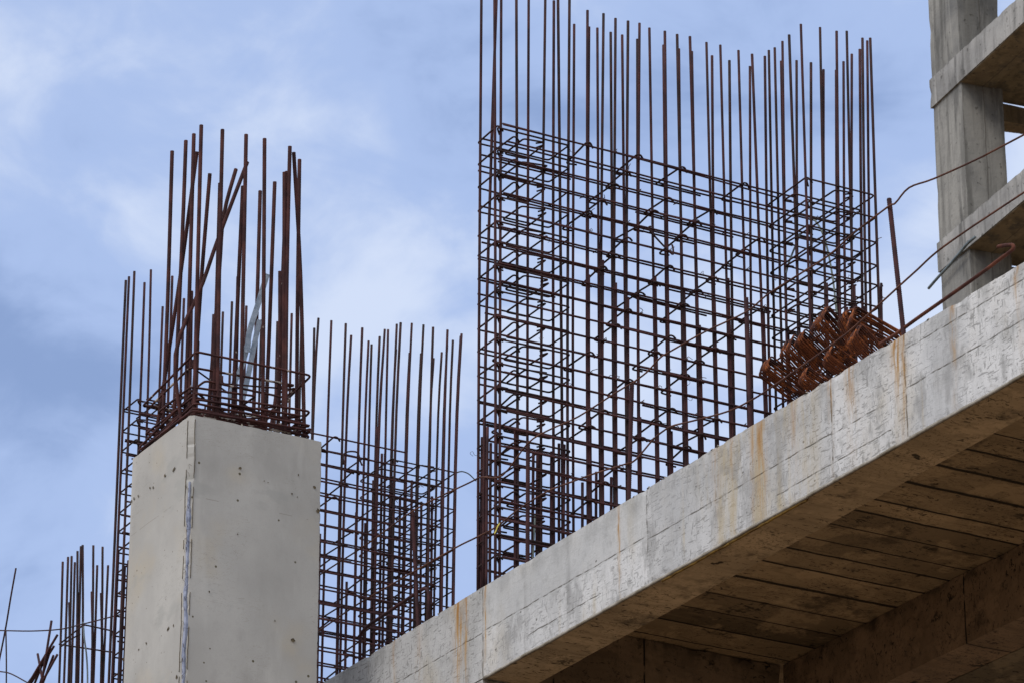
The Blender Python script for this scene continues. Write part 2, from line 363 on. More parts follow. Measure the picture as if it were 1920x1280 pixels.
class Geo:
    def __init__(s): s.V = []; s.F = []
    def tube(s, P, r, n=6, rib=0, pitch=.010, closed=False, cap=True):
        P = [Vector(p) for p in P]
        if rib:
            Q = [P[0]]
            for a, b in zip(P, P[1:]):
                k = max(1, int((b-a).length/(pitch/2)))
                Q += [a.lerp(b, (i+1)/k) for i in range(k)]
            P = Q
        m = len(P); up = None; base = len(s.V)
        for i, p in enumerate(P):
            if closed: t = (P[(i+1) % m]-P[i-1])
            else: t = P[min(i+1, m-1)]-P[max(i-1, 0)]
            if t.length < 1e-9: t = Vector((0, 0, 1))
            t.normalize()
            if up is None: up = Vector((0, 0, 1)) if abs(t.z) < .9 else Vector((1, 0, 0))
            x = up-t*up.dot(t)
            if x.length < 1e-4: x = t.orthogonal()
            x.normalize(); y = t.cross(x); up = x
            rr = r*(1+(rib if i % 2 else -rib*.3)) if rib else r
            for k in range(n):
                th = 2*pi*k/n; s.V.append(p+(x*cos(th)+y*sin(th))*rr)
        for i in range(m if closed else m-1):
            j = (i+1) % m
            for k in range(n):
                l = (k+1) % n
                s.F.append((base+i*n+k, base+i*n+l, base+j*n+l, base+j*n+k))
        if cap and not closed:
            s.F.append(tuple(base+k for k in reversed(range(n)))); s.F.append(tuple(base+(m-1)*n+k for k in range(n)))
        return s
    def rough_box(s, lo, hi, seg=.1, amp=.004, chip=.012, seed=0, jag=6.0):
        """box with vertices along all faces; edges are slightly chipped, faces a little uneven"""
        lo, hi = Vector(lo), Vector(hi); n = [max(1, min(260, int(round((hi[i]-lo[i])/seg)))) for i in range(3)]
        idx = {}
        def vert(i, j, k):
            key = (i, j, k)
            if key in idx: return idx[key]
            p = Vector((lo.x+(hi.x-lo.x)*i/n[0], lo.y+(hi.y-lo.y)*j/n[1], lo.z+(hi.z-lo.z)*k/n[2]))
            q = p*jag+Vector((seed*3.7, seed*1.3, seed))
            bd = [c in (0, n[ax]) for ax, c in enumerate((i, j, k))]
            nb = sum(bd)
            for ax, c in enumerate((i, j, k)):
                if bd[ax]:
                    inward = 1 if c == 0 else -1
                    d = amp*(.5+noise.noise(q*.35+Vector((ax*9, 0, 0))))
                    if nb >= 2: d += chip*(.18+max(0, noise.noise(q*1.9)+.35*noise.noise(q*5.1)-.05)**1.3*1.7)
                    p[ax] += inward*max(0, d)
            s.V.append(p); idx[key] = len(s.V)-1; return idx[key]
        for ax in range(3):
            u, v = (ax+1) % 3, (ax+2) % 3
            for side in (0, n[ax]):
                for a in range(n[u]):
                    for b in range(n[v]):
                        q = []
                        for da, db in ((0, 0), (1, 0), (1, 1), (0, 1)):
                            c = [0, 0, 0]; c[ax] = side; c[u] = a+da; c[v] = b+db; q.append(vert(*c))
                        s.F.append(tuple(q) if side else tuple(reversed(q)))
        return s
    def box(s, lo, hi): return s.rough_box(lo, hi, 99, 0, 0)
    def slab_prism(s, pts, z0, z1):
        n = len(pts); b = len(s.V)
        s.V += [Vector((x, y, z0)) for x, y in pts]+[Vector((x, y, z1)) for x, y in pts]
        s.F.append(tuple(b+i for i in reversed(range(n)))); s.F.append(tuple(b+n+i for i in range(n)))
        for i in range(n): j = (i+1) % n; s.F.append((b+i, b+j, b+n+j, b+n+i))
        return s
    def ribbon(s, P, w, t, wdir):
        wdir = Vector(wdir).normalized(); b = len(s.V); m = len(P)
        for i, p in enumerate(P):
            p = Vector(p); tn = (Vector(P[min(i+1, m-1)])-Vector(P[max(0, i-1)])).normalized()
            wd = (wdir-tn*wdir.dot(tn)).normalized(); nn = tn.cross(wd)
            for a, c in ((-1, -1), (1, -1), (1, 1), (-1, 1)): s.V.append(p+wd*w*a/2+nn*t*c/2)
        for i in range(m-1):
            for k in range(4):
                l = (k+1) % 4; s.F.append((b+i*4+k, b+i*4+l, b+i*4+4+l, b+i*4+4+k))
        s.F.append((b+3, b+2, b+1, b)); s.F.append(tuple(b+(m-1)*4+k for k in range(4)))
        return s
def rounded(P, r, n=3, closed=False):
    P = [Vector(p) for p in P]; out = []; m = len(P)
    for i, p in enumerate(P):
        if not closed and i in (0, m-1): out.append(p); continue
        a, b = P[i-1], P[(i+1) % m]
        rr = min(r, (a-p).length*.45, (b-p).length*.45)
        u = p+(a-p).normalized()*rr; v = p+(b-p).normalized()*rr
        for k in range(n+1):
            t = k/n; out.append(u*(1-t)**2+p*2*t*(1-t)+v*t*t)
    return out
def smooth_path(P, n=6):
    P = [Vector(p) for p in P]; out = [P[0]]
    for i in range(len(P)-1):
        p0, p1, p2, p3 = P[max(0, i-1)], P[i], P[i+1], P[min(len(P)-1, i+2)]
        for k in range(1, n+1):
            t = k/n; out.append(.5*((2*p1)+(p2-p0)*t+(2*p0-5*p1+4*p2-p3)*t*t+(3*p1-p0-3*p2+p3)*t**3))
    return out
U = random.uniform

# ------------------------------------------------------------------ the ground, far below the frame
g = Geo(); g.V = [Vector((-1500, -1500, GZ)), Vector((1500, -1500, GZ)), Vector((1500, 1500, GZ)), Vector((-1500, 1500, GZ))]; g.F = [(0, 1, 2, 3)]
MG = Mat('site_soil', .95)
gc = MG.mix((.14, .09, .048), (.23, .155, .088), MG.noise(.3, 5).ramp(.3, .7)); gc = MG.mix(gc, (.09, .055, .03), MG.noise(3, 4).ramp(.5, .7)*.6)
o = mesh_obj('ground', g.V, g.F, MG.fin(gc, MG.noise(4, 5), .6, .05), None, False); tag(o, kind='structure')

# ------------------------------------------------------------------ main concrete frame: slab edge beam, soffit, inner beam
bl = Thing('concrete_building', MF, (0, 0, GL), 'unfinished white board-marked concrete deck and edge beam with rust streaks', 'building')
bl.base = Vector((0, 0, 0)); bl.e.location = MF.W(0, 0, 0)
ZB = -.541
G = Geo().rough_box((-2.6, 0, ZB), (7.4, .304, 0), .035, .0012, .007, 1)
G.rough_box((-14, 0.002, ZB), (-2.602, .304, -.002), .3, .002, .012, 2); G.rough_box((7.402, 0.002, ZB), (13, .304, -.002), .3, .002, .012, 3)
# the underside gets its own sheet so it can carry its own casting texture
bl.part('edge_beam', G, C_BEAM, False)
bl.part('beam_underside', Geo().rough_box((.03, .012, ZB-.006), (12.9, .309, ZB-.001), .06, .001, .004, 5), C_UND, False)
G = Geo().box((-13.9, .306, -.13), (12.9, 9, -.003))
bl.part('deck_slab', G, C_SOF, False)
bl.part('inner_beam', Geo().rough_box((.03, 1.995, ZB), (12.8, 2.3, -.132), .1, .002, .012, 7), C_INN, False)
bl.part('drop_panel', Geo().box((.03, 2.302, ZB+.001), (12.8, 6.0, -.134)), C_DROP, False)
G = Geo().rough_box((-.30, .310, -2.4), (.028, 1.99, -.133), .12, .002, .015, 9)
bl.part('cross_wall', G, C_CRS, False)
bl.part('support_wall', Geo().rough_box((-2.4, .004, GL), (.012, .304, ZB-.002), .15, .002, .01, 10), C_BEAM, False)
for a in (6.6, 12.2): bl.part('lower_column', Geo().rough_box((a, .02, GL), (a+.5, .62, ZB-.008), .3, .002, .01, 11), C_COL, False)
for b in (5.2, 8.4): bl.part('lower_column', Geo().rough_box((-2.4, b, GL), (-1.9, b+.5, -.134), .3, .002, .01, 12), C_COL, False)
# mortar lip left by the shutter along the lower arris, and its yellow foam strip
lp = [(a, .003+.003*noise.noise((a*3, 0, 0)), ZB-.003+.004*noise.noise((a*2, 4, 0))) for a in [.02+.05*i for i in range(200)]]
G = Geo().ribbon(lp, .018, .012, (0, .5, 1)); bl.part('mortar_lip', G, M_LIP, True)
for (a0, a1) in ((1.9, 2.55), (2.56, 3.25)):
    G = Geo().ribbon([(a0+(a1-a0)*i/14, .012+U(-.003, .003), ZB-.010+.005*noise.noise((i*.4, a0, 0))) for i in range(15)], .022, .012, (0, .6, 1))
    bl.part('foam_strip', G, M_FOAM, True)
# concrete crumbs on the top arris
G = Geo()
for i in range(120):
    a = U(-2.2, 6.2); s_ = U(.004, .013); b = U(.004, .03)
    c0 = len(G.V)
    for th in range(5): G.V.append(Vector((a+s_*cos(th*1.256)*U(.7, 1.6), b+s_*sin(th*1.256), -.003)))
    G.V.append(Vector((a, b, s_*U(.5, 1.1))))
    for th in range(5): G.F.append((c0+th, c0+(th+1) % 5, c0+5))
tag(bl.part('mortar_crumbs', G, M_LIP, False), kind='stuff')

# ------------------------------------------------------------------ the big front column
CB0, CB1 = -1.30, -.4
KS = ((MF.W(*MF.on(358, 775, 'b', CB0))).length)/((MF.W(*MF.on(358, 775, 'b', -.1))).length)   # size of column details against their first layout
CA1 = MF.on(358, 775, 'b', CB0)[0]; CA0 = MF.on(248, 852, 'b', CB0)[0]; CZ = MF.on(358, 775, 'b', CB0)[2]
CB1 = MF.on(604.5, 822, 'a', CA1)[1]
col = Thing('concrete_column', MF, (CA0, CB0, GL), 'thick smooth beige concrete column with a torn grey strip down its corner', 'column')
col.base = Vector(((CA0+CA1)/2, (CB0+CB1)/2, 0)); col.e.location = MF.W(*col.base)
G = Geo(); ch = .035; seg = .03
def prof(z, k):
    q = noise.noise((z*9, k, 0)); q2 = max(0, noise.noise((z*23, k, 3)))*.012
    return q*.004+q2*1.6+max(0, noise.noise((z*4.1, k, 7))-.35)*.03
zs = [GL, -1.0]+[-1.0+(CZ+1.0)*i/110 for i in range(1, 111)]
NB, NA = 22, 20
ring0 = None
for zi, z in enumerate(zs):
    pts = []
    c1 = ch*(.75+.35*noise.noise((z*2, 1, 1)))+prof(z, 2)
    for i in range(NB+1): pts.append((CA1, CB0+c1+(CB1-CB0-c1-.008)*i/NB))
    pts.append((CA1-.008-prof(z, 5), CB1))
    for i in range(6): pts.append((CA1-.05-(CA1-CA0-.1)*i/5, CB1))
    for i in range(6): pts.append((CA0, CB1-.05-(CB1-CB0-.1)*i/5))
    for i in range(NA+1): pts.append((CA0+.008+(CA1-CA0-.008-c1)*i/NA, CB0))
    m_ = len(pts); b0 = len(G.V)
    for j, (a, b) in enumerate(pts):
        zz = z
        if zi == len(zs)-1: zz = CZ-.010*max(0, noise.noise((a*14, b*14, 2)))-.004
        d = .0025*noise.noise((a*2, b*2, z*1.5))
        G.V.append(Vector((a+d, b-d, zz)))
    if zi:
        for j in range(m_):
            k = (j+1) % m_; G.F.append((b0-m_+j, b0-m_+k, b0+k, b0+j))
G.F.append(tuple(range(b0, b0+m_)))
col.part('column_shaft', G, C_COL, False)
# torn joint tape on the chamfer
G = Geo(); P = []
ztape = [CZ-.42-.0155*i for i in range(180)]
b0 = 0
for i, z in enumerate(ztape):
    w0 = .006+.012*max(0, noise.noise((z*6, 0, 0))+.3)+.004*noise.noise((z*30, 0, 0)); w1 = .007+.014*max(0, noise.noise((z*5, 8, 0))+.35)+.005*noise.noise((z*33, 5, 0))
    mid = Vector((CA1-.012, CB0+.012, z)); t_ = Vector((.707, .707, 0)); n_ = Vector((.707, -.707, 0))
    for q in (mid-t_*(w0)+n_*.0, mid-t_*w0*.5+n_*.011, mid+t_*w1*.5+n_*.011, mid+t_*w1): G.V.append(q)
    if i:
        for k in range(3): G.F.append(((i-1)*4+k, (i-1)*4+k+1, i*4+k+1, i*4+k))
col.part('joint_tape', G, M_TAPE, False)
G = Geo()
for i in range(46):                # frayed fibres and cracks along the torn strip
    z = CZ-.3-U(0, 1)**.8*1.75; p = Vector((CA1-.005, CB0+.005, z)); d = Vector((U(-.2, .5), U(-.4, .5), U(-.6, .6))).normalized()
    G.tube(smooth_path([p-Vector((0, 0, .01)), p+Vector((.006, -.006, U(.0, .02))), p+Vector((.008, -.008, 0))+d*U(.01, .035)], 3), .0009, 4)
col.part('frayed_fibre', G, M_TIE)
for side in (0, 1):                # ragged seam where the form corner leaked, on both sides of the arris
    P = []
    for i in range(150):
        z = CZ-.03-.014*i; k = .012+.008*noise.noise((z*5, side*7, 0))+.004*noise.noise((z*31, side*3, 0))
        P.append((CA1+.0028, CB0+.020+k*.9, z) if side else (CA1-.022-k*.9, CB0-.0028, z))
    G = Geo()
    run = []
    for i, p in enumerate(P):
        if noise.noise((i*.13, side*5, 2)) > -.22: run.append(p)
        elif len(run) > 3: G.tube(run, .0022, 4); run = []
        else: run = []
    if len(run) > 3: G.tube(run, .0022, 4)
    col.part('seam_crack', G, M_HOLE)
# shutter tie holes and nail scars as flat dark brown patches on the faces
def dent(face, u, z, r, elong=1, tilt=0):
    G = Geo(); n = 12; c0 = len(G.V)
    for rr, dp in ((1.25, .0012), (.95, -.0), (.55, .0004)):
        for k in range(n):
            th = 2*pi*k/n; w = r*.85*rr*(1+.55*noise.noise((k*.9, u*9, z*9))); du = w*cos(th)*elong; dz = w*sin(th)
            du, dz = du*cos(tilt)-dz*sin(tilt), du*sin(tilt)+dz*cos(tilt)
            G.V.append(Vector((CA1+.003+dp, u+du, z+dz)) if face == 'b' else Vector((u+du, CB0-.003-dp, z+dz)))
    for q in range(2):
        for k in range(n): l = (k+1) % n; G.F.append((c0+q*n+k, c0+q*n+l, c0+q*n+n+l, c0+q*n+n+k))
    G.F.append(tuple(c0+2*n+k for k in range(n)))
    return G
for x, y, r, el, tl in ((310, 891, .009, 1.1, 0), (288, 913, .008, .8, 0), (282, 914, .008, .7, 0), (260, 929, .008, .7, 0), (252, 934, .008, .8, 0), (247, 939, .009, .7, 0),
                        (327, 879, .007, 2.6, .5), (316, 1178, .006, 2.6, .55), (326, 1172, .007, .7, 0), (275, 1205, .008, .8, .7), (261, 1217, .006, .8, 0), (232, 1236, .01, .6, 0), (349, 911, .010, .7, 0), (332, 1268, .012, .8, 0)):
    p = MF.on(x, y, 'b', CB0); col.part('tie_hole', dent('a', p[0], p[2], r, el, tl), M_HOLE)
for x, y, r, el, tl in ((450, 877, .008, 1, .3), (547, 925, .006, .8, 0), (559, 890, .007, .5, 0), (589, 913, .009, .8, .6), (596, 957, .012, .9, 0), (549, 1200, .010, 1.2, -.4), (392, 1109, .006, .8, 0), (502, 904, .003, 1, 0), (495, 901, .003, 1, 0), (445, 1001, .004, 1, 0), (515, 1163, .005, .6, .4), (557, 931, .003, 1, 0)):
    p = MF.on(x, y, 'a', CA1); col.part('tie_hole', dent('b', p[1], p[2], r, el, tl), M_HOLE)

# ------------------------------------------------------------------ rebar helpers
def vbar(fr, a, top, low=None, z0=0.0, up=0):
    """a straight-ish bar in the plane a: top=(x,y) photo tip, low=(x,y) a lower point on it"""
    T = fr.on(*top, 'a', a)
    if low is None: return [(a, T[1], z0), tuple(T)]
    Lw = fr.on(*low, 'a', a)
    b0 = Lw[1]+(Lw[1]-T[1])*.25*(Lw[2]-z0)/max(.3, T[2]-Lw[2])
    P = [Vector((a, b0, z0)), Lw, T]
    if up: P.append(T+(T-Lw).normalized()*up)
    return smooth_path(P, 4)
def loop(a0, a1, b0, b1, z, r=.022, hook=.07, tilt=0, corner=0, jig=.004):
    """closed stirrup with its two hook tails turned into the cage at one corner"""
    za = lambda a, b: z+tilt*(b-b0)+U(-jig, jig)
    C = [(a1, b0), (a1, b1), (a0, b1), (a0, b0)]
    C = C[corner:]+C[:corner]
    cx, cy = (a0+a1)/2, (b0+b1)/2
    sx, sy = (1 if cx > C[0][0] else -1), (1 if cy > C[0][1] else -1)
    P = [(C[0][0]+sx*hook*.9, C[0][1]+sy*hook*.75, za(*C[0])-.012)]
    P += [(C[0][0]+sx*.004, C[0][1]-sy*0, za(*C[0]))] + [(c[0], c[1], za(*c)) for c in C[1:]]
    P += [(C[0][0], C[0][1]+sy*.004, za(*C[0])+.011), (C[0][0]+sx*hook*.55, C[0][1]+sy*hook*.95, za(*C[0])+.004)]
    return rounded(P, r, 3)
def tie(p, q, hook=.05):
    """single-leg cross tie p->q with a 135 degree hook at p and a 90 degree tail at q"""
    p, q = Vector(p), Vector(q)
    return rounded([p+Vector((-hook*.5, hook*1.0, U(-.01, .01))), p+Vector((.012, .012, .0)), p+Vector((.016, -.010, .0)), p+Vector((-.01, -.012, .0)),
                    q+Vector((.0, -.006, 0)), q+Vector((-.012, .008, 0)), q+Vector((-.008, hook*1.35, U(-.008, .008)))], .012, 2)
ROWS1 = [2.903-.1135*i for i in range(26)]

def wall_cage(thing, aN, aF, bL, bR, flange, rnd, mat_h=R_BAR, mat_s=R_DARK, r_h=.0066, r_s=.0058, top=2.86):
    """horizontal bars in two layers, boundary stirrups at the left end, a flanged boundary cage at the right end, cross ties"""
    fa0, fa1, fb0, fb1 = flange
    for z in ROWS1:
        if z < .02: continue
        for lay, a in ((0, aN+.008), (1, aF-.008)):
            zz = z+rnd.uniform(-.005, .005); s0 = bL+rnd.uniform(.0, .07); s1 = fb0+rnd.uniform(.03, .30)
            k = rnd.uniform(-.008, .008)
            P = [(a, s0+(s1-s0)*t/6, zz+k*t/6+rnd.uniform(-.003, .003)) for t in range(7)]
            thing.part('horizontal_bar', Geo().tube(smooth_path(P, 2), r_h, 6), mat_h)
            if rnd.random() < .62:   # lapped bar lying against it
                s = bL+rnd.choice((.0, .05, .1, .7, 1.1, 1.3))+rnd.uniform(-.05, .05); ln = rnd.choice((.5, .7, .9, .45)); e_ = min(s+ln, s1)
                thing.part('lap_bar', Geo().tube([(a+(.013 if lay == 0 else -.013), s, zz-.009), (a+(.013 if lay == 0 else -.013), e_, zz-.009+k)], r_h, 6), mat_h)
    n = int((top-.05)/.1495)
    for i in range(n+1):
        z = top-.1495*i
        thing.part('stirrup', Geo().tube(loop(aF-.012, aN+.012, bL, bL+.49, z+rnd.uniform(-.01, .01), .02, .06), r_s, 6), mat_s)
        thing.part('stirrup', Geo().tube(loop(aF-.006, aN+.006, bL+.18+rnd.uniform(-.02, .02), bL+.34+rnd.uniform(-.02, .02), z-.016+rnd.uniform(-.01, .01), .02, .05, corner=1), r_s, 6), mat_s)
        if i % 2 == 0 or rnd.random() < .5: thing.part('cross_tie', Geo().tube(tie((aN, bL+.12, z-.03), (aF, bL+.12+rnd.uniform(-.02, .02), z-.036)), r_s, 6), mat_s)
        # flanged boundary cage
        thing.part('stirrup', Geo().tube(loop(fa0, fa1, fb0, fb1, z+rnd.uniform(-.01, .01), .03, .07), r_s, 6), mat_s)
        mb = fb0+(fb1-fb0)*.42
        thing.part('stirrup', Geo().tube(loop(fa0+.004, fa1-.004, mb, mb+.14, z-.013+rnd.uniform(-.01, .01), .025, .05, corner=1), r_s, 6), mat_s)
        ma = fa0+(fa1-fa0)*.38
        thing.part('stirrup', Geo().tube(loop(ma, ma+.13, fb0+.004, fb1-.004, z-.026+rnd.uniform(-.01, .01), .025, .05, corner=3), r_s, 6), mat_s)

# ------------------------------------------------------------------ wall cage on the deck, near one
w1 = Thing('rebar_wall_cage', MF, (0, 0, 0), 'large tall wall of tied rusty rebar above the middle of the white beam', 'rebar cage', 'rebar cages for the walls')
aN, aF = .050, -.165
wall_cage(w1, aN, aF, .062, 2.56, (-.055, .385, 2.035, 2.535), random.Random(3))
NEAR, FAR, MID = aN-.010, aF+.012, (aN+aF)/2
BARS1 = [  # plane, tip, lower point, extra length above the frame
 (FAR, (903, -60), (898, 635)), (MID, (932, -40), (911, 635)), (NEAR, (927, -80), (929, 635)), (NEAR, (940, -70), (937.5, 635)), (NEAR, (968, -60), (970, 635)),
 (FAR, (991.5, -70), (989, 635)), (NEAR, (1023, -50), (1015, 635)), (FAR, (1038.5, 2), (1037, 500)), (FAR, (1046, -20), (1052.5, 635)), (NEAR, (1068, -45), (1064, 635)),
 (FAR, (1076.5, 46), (1074, 635)), (NEAR, (1101.5, 20), (1100.5, 635)), (NEAR-.012, (1104.5, 51), (1102, 500)), (FAR, (1120, 53), (1123, 635)), (NEAR, (1131.5, 26), (1126, 635)),
 (FAR, (1145, 61), (1149, 635)), (NEAR, (1154, 35), (1151, 635)), (FAR, (1166.5, 66), (1172.5, 635)), (NEAR, (1177.5, 40), (1174, 635)), (FAR, (1195, 74), (1196.5, 635)),
 (NEAR, (1199, 44), (1196, 635)), (NEAR, (1217.5, 53), (1227, 635)), (FAR, (1244, 85), (1250, 635)), (NEAR, (1246.5, 59), (1253, 635)), (NEAR, (1269.5, 65), (1281, 635)),
 (FAR, (1273, 92), (1279, 635)), (NEAR, (1293.5, 69), (1309, 635)), (FAR, (1297, 97), (1307, 635)), (NEAR, (1324.5, 80), (1338, 635)), (FAR, (1335, 105), (1339.5, 635)),
 (NEAR, (1350.5, 85), (1365, 635)), (FAR, (1367.5, 114), (1373.5, 635)), (NEAR, (1384.5, 95), (1399, 635)), (FAR, (1406, 125), (1408.5, 635)), (NEAR, (1410, 102), (1430, 635)),
 (-.04, (1434, 106), (1441, 635)), (-.04, (1441.5, 95), (1452, 635)), (.04, (1452.5, 90), (1465, 635)), (.10, (1467, 78), (1475, 635)), (.0, (1464.5, 115), (1474, 600)),
 (.22, (1479.5, 66), (1499, 635)), (.16, (1493.5, 114), (1496, 600)), (.372, (1501.5, 46), (1520, 635)), (.28, (1520.5, 118), (1522.5, 600)), (.372, (1537.5, 52), (1549, 635)),
 (.36, (1544, 131), (1546, 500)), (.372, (1568.5, 59), (1575, 600)), (.05, (1567.5, 132), (1571, 600)), (.372, (1581.5, 116), (1585, 600)), (.372, (1587.5, 59), (1600, 600)),
 (.20, (1597, 102), (1598, 600)), (.12, (1612, 93), (1617.5, 600)), (.372, (1617, 72), (1624, 600)), (.26, (1626, 77), (1632.5, 600)), (.372, (1631.5, 72), (1649, 600)),
 (.20, (1654, 538), (1653, 600))]
rb = random.Random(11)
for pl, tp, lw in BARS1:
    w1.part('vertical_bar', Geo().tube(vbar(MF, pl, tp, lw), rb.uniform(.0082, .0092), 7, cap=True), R_BAR if rb.random() < .6 else R_DARK)
# starter bars lapped at the foot
ST1 = [(NEAR-.02, (914, 800)), (FAR, (904, 819)), (NEAR, (966, 801)), (NEAR-.015, (931, 809)), (FAR, (1008, 843)), (FAR-.01, (1013, 832)), (NEAR, (1034, 846)), (FAR, (1048, 831)), (FAR+.01, (1055, 832)), (NEAR, (1058, 833)),
       (NEAR, (1092, 904)), (FAR, (1118, 884)), (NEAR, (1146, 894)), (MID, (1000, 850)), (MID, (920, 830))]
for pl, tp in ST1:
    w1.part('starter_bar', Geo().tube(vbar(MF, pl, tp, (tp[0]+1.5*(tp[0]-963)/600-rb.uniform(0, 2), tp[1]+160)), .0088, 7), R_BAR)
for q, (pl, tp, lw) in enumerate(BARS1):
    if tp[0] < 1095 or tp[1] > 300 or (pl not in (NEAR, .372) and q % 3): continue
    zt = rb.choice((1.25, 1.95, 2.1, 2.2, 2.25))+rb.uniform(-.05, .05)
    P = [p for p in smooth_path(vbar(MF, pl, tp, lw), 12) if p.z < zt]
    if len(P) > 2: w1.part('starter_bar', Geo().tube([p+Vector((.003, .0115, 0)) for p in P], .0080, 7), R_BAR)
# cross ties in the diagonal pattern
rt = random.Random(5)
nb = [MF.on(x, 560, 'a', NEAR)[1] for x in (1100.5, 1126.5, 1151, 1173, 1196, 1225, 1252, 1279, 1305, 1335, 1362, 1397, 1425)]
for i, b in enumerate(nb):
    for j, z in enumerate(ROWS1):
        if (i+j+ (1 if i > 6 else 0)) % 4 == 0 and z > .1 and rt.random() < .93:
            w1.part('cross_tie', Geo().tube(tie((aN+.014, b, z+rt.uniform(-.012, .012)), (aF-.014, b+rt.uniform(-.03, .012), z-rt.uniform(.0, .02))), .0062, 6), R_DARK)
def knot(t, p):
    p = Vector(p); P = []
    for k in range(9): P.append(p+Vector((.013*cos(k*.9), .013*sin(k*.9)*.6+.006*sin(k), .010*sin(k*.9)+.002*k-.008)))
    d = Vector((U(-.3, 1), U(-1, 1), U(-1, .3))).normalized(); P += [P[-1]+d*.015, P[-1]+d*.03+Vector((U(-.01, .01), U(-.01, .01), 0))]
    t.part('tie_knot', Geo().tube(P, .0022, 4), M_TIE)
for q in range(70):
    knot(w1, (rt.choice((aN+.012, aF-.012)), rt.choice(nb)+.004, rt.choice(ROWS1[:20])))
for q in range(28):
    knot(w1, (rt.choice((.385, -.055, .385)), rt.choice((2.04, 2.25, 2.39, 2.53)), 2.86-.1495*rt.randrange(15)))
# extra top bar standing proud of the stirrups on the left
T0 = MF.on(944, 234, 'a', aN+.016); T1 = MF.on(1458, 371, 'a', aN+.016)
w1.part('horizontal_bar', Geo().tube(smooth_path([T0, T0.lerp(T1, .5)+Vector((0, 0, .012)), T1], 5), .0062, 6), R_BAR)
# stray S-hook hung in the mesh and curls of tying wire
P = [MF.on(x, y, 'a', aN+.03) for x, y in ((1220, 425), (1216, 428), (1222, 437), (1243, 460), (1256, 473), (1262, 477), (1262, 466), (1260, 459))]
w1.part('spacer_hook', Geo().tube(smooth_path(P, 3), .0062, 6), R_DARK)
def curl(p, k=.03):
    q = [Vector(p)]
    for i in range(5): q.append(q[-1]+Vector((U(-k, k)*.4, U(-k, k), U(-k, k))))
    return smooth_path(q, 3)
for (x, y) in ((1290, 720), (1300, 745), (1560, 430), (1495, 350), (1655, 560), (1653, 575), (1028, 445), (1015, 640), (1317, 515), (901, 848), (1020, 780), (1450, 520), (1070, 285), (1590, 520), (1605, 400), (1480, 580)):
    w1.part('tying_wire', Geo().tube(curl(MF.on(x, y, 'a', .06), .022), .0012, 4), M_TIE)

# ------------------------------------------------------------------ wall cage behind the column
w2 = Thing('rebar_wall_cage', MF, (-5, 0, 0), 'tall wall of tied rusty rebar running behind the beige concrete column', 'rebar cage', 'rebar cages for the walls')
aN2, aF2 = -4.865, -5.085
wall_cage(w2, aN2, aF2, .004, 2.56, (-5.44, -4.94, 2.035, 2.555), random.Random(8), top=2.43+.1495*3)
N2, F2, M2 = aN2-.01, aF2+.012, -4.98
def K(x): return (x-963)/17500*390
BARS2 = [(F2, (236, 526), (225, 780)), (M2, (242, 519), (231, 775)), (N2, (252, 509), (242, 780)), (F2, (271, 530), (262, 780)), (N2, (283, 506), (276, 780)), (N2, (323, 518), (317, 700))]
for (x, y, xl, yl, s) in ((52, 98, 45, 450, 1), (66, 65, 47, 450, 0), (109, 73, 93, 560, 0), (157, 83, 143, 560, 0), (175, 122, 155, 560, 1), (212, 97, 197, 560, 0), (233, 140, 217, 560, 1), (243, 152, 232, 560, 1),
                          (270, 126, 255, 560, 2), (287, 102, 264, 560, 0), (283, 165, 262, 560, 2), (298, 103, 288, 560, 3), (327, 85, 310, 560, 3), (325, 168, 307, 560, 4), (340, 80, 320, 560, 0), (377, 82, 359, 560, 3),
                          (370, 180, 355, 560, 4), (416, 87, 398, 560, 3), (408, 182, 394, 560, 4), (448, 95, 436, 560, 0), (450, 198, 433, 560, 4), (477, 178, 460, 560, 4), (496, 104, 483, 560, 0), (495, 155, 479, 560, 2),
                          (514, 138, 500, 560, 2), (543, 117, 524, 560, 0), (540, 125, 521, 560, 3)):
    pl = (N2-.02, F2, -5.25, -5.1, -5.40)[s]
    BARS2.append((pl, (560+.5625*x, 560+.5625*y), (560+.5625*xl, 560+.5625*yl)))
for (x, y) in ((435, 566), (462, 574), (520, 603), (547, 588), (305, 575), (345, 560), (372, 640), (400, 590), (490, 600), (565, 610), (418, 585)):
    BARS2.append((rb.choice((N2, F2)), (x, y), (x+K(x)*.6, y+230)))
for pl, tp, lw in BARS2:
    w2.part('vertical_bar', Geo().tube(vbar(MF, pl, tp, lw), rb.uniform(.0084, .0096), 7), R_BAR if rb.random() < .5 else R_DARK)
for (x, y, pl) in ((600, 1000, N2), (637, 930, N2), (668, 960, F2), (685, 980, F2), (700, 900, -5.3), (722, 850, -5.2), (735, 905, -5.42), (750, 930, -5.1), (772, 900, -4.97), (790, 940, -5.3), (810, 930, -4.97), (828, 920, -5.1), (707, 800, -5.0), (716, 850, -5.2),
                   (222, 1030, F2), (234, 1060, N2), (241, 1050, N2), (650, 1090, N2)):
    w2.part('starter_bar', Geo().tube(vbar(MF, pl-.012, (x, y), (x+K(x)*.5, y+200)), .0095, 7), R_BAR)
nb = [MF.on(x, 1000, 'a', N2)[1] for x in (598, 622, 640, 660, 678)]+[.5+.11*i for i in range(5)]
for i, b in enumerate(nb):
    for j, z in enumerate(ROWS1):
        if (i+j) % 4 == 1 and z > .1: w2.part('cross_tie', Geo().tube(tie((aN2+.014, b, z), (aF2-.014, b+rt.uniform(-.03, .01), z-.01)), .0062, 6), R_DARK)
for q in range(60):
    knot(w2, (-4.945, rt.choice((2.05, 2.25, 2.39)), 2.85-.1495*rt.randrange(15)))
P = [MF.on(x, y, 'a', aN2+.02) for x, y in ((644, 870), (644, 852), (653, 846), (666, 846), (672, 850), (675, 862), (679, 872))]
w2.part('spacer_hook', Geo().tube(smooth_path(P, 3), .0062, 6), R_DARK)
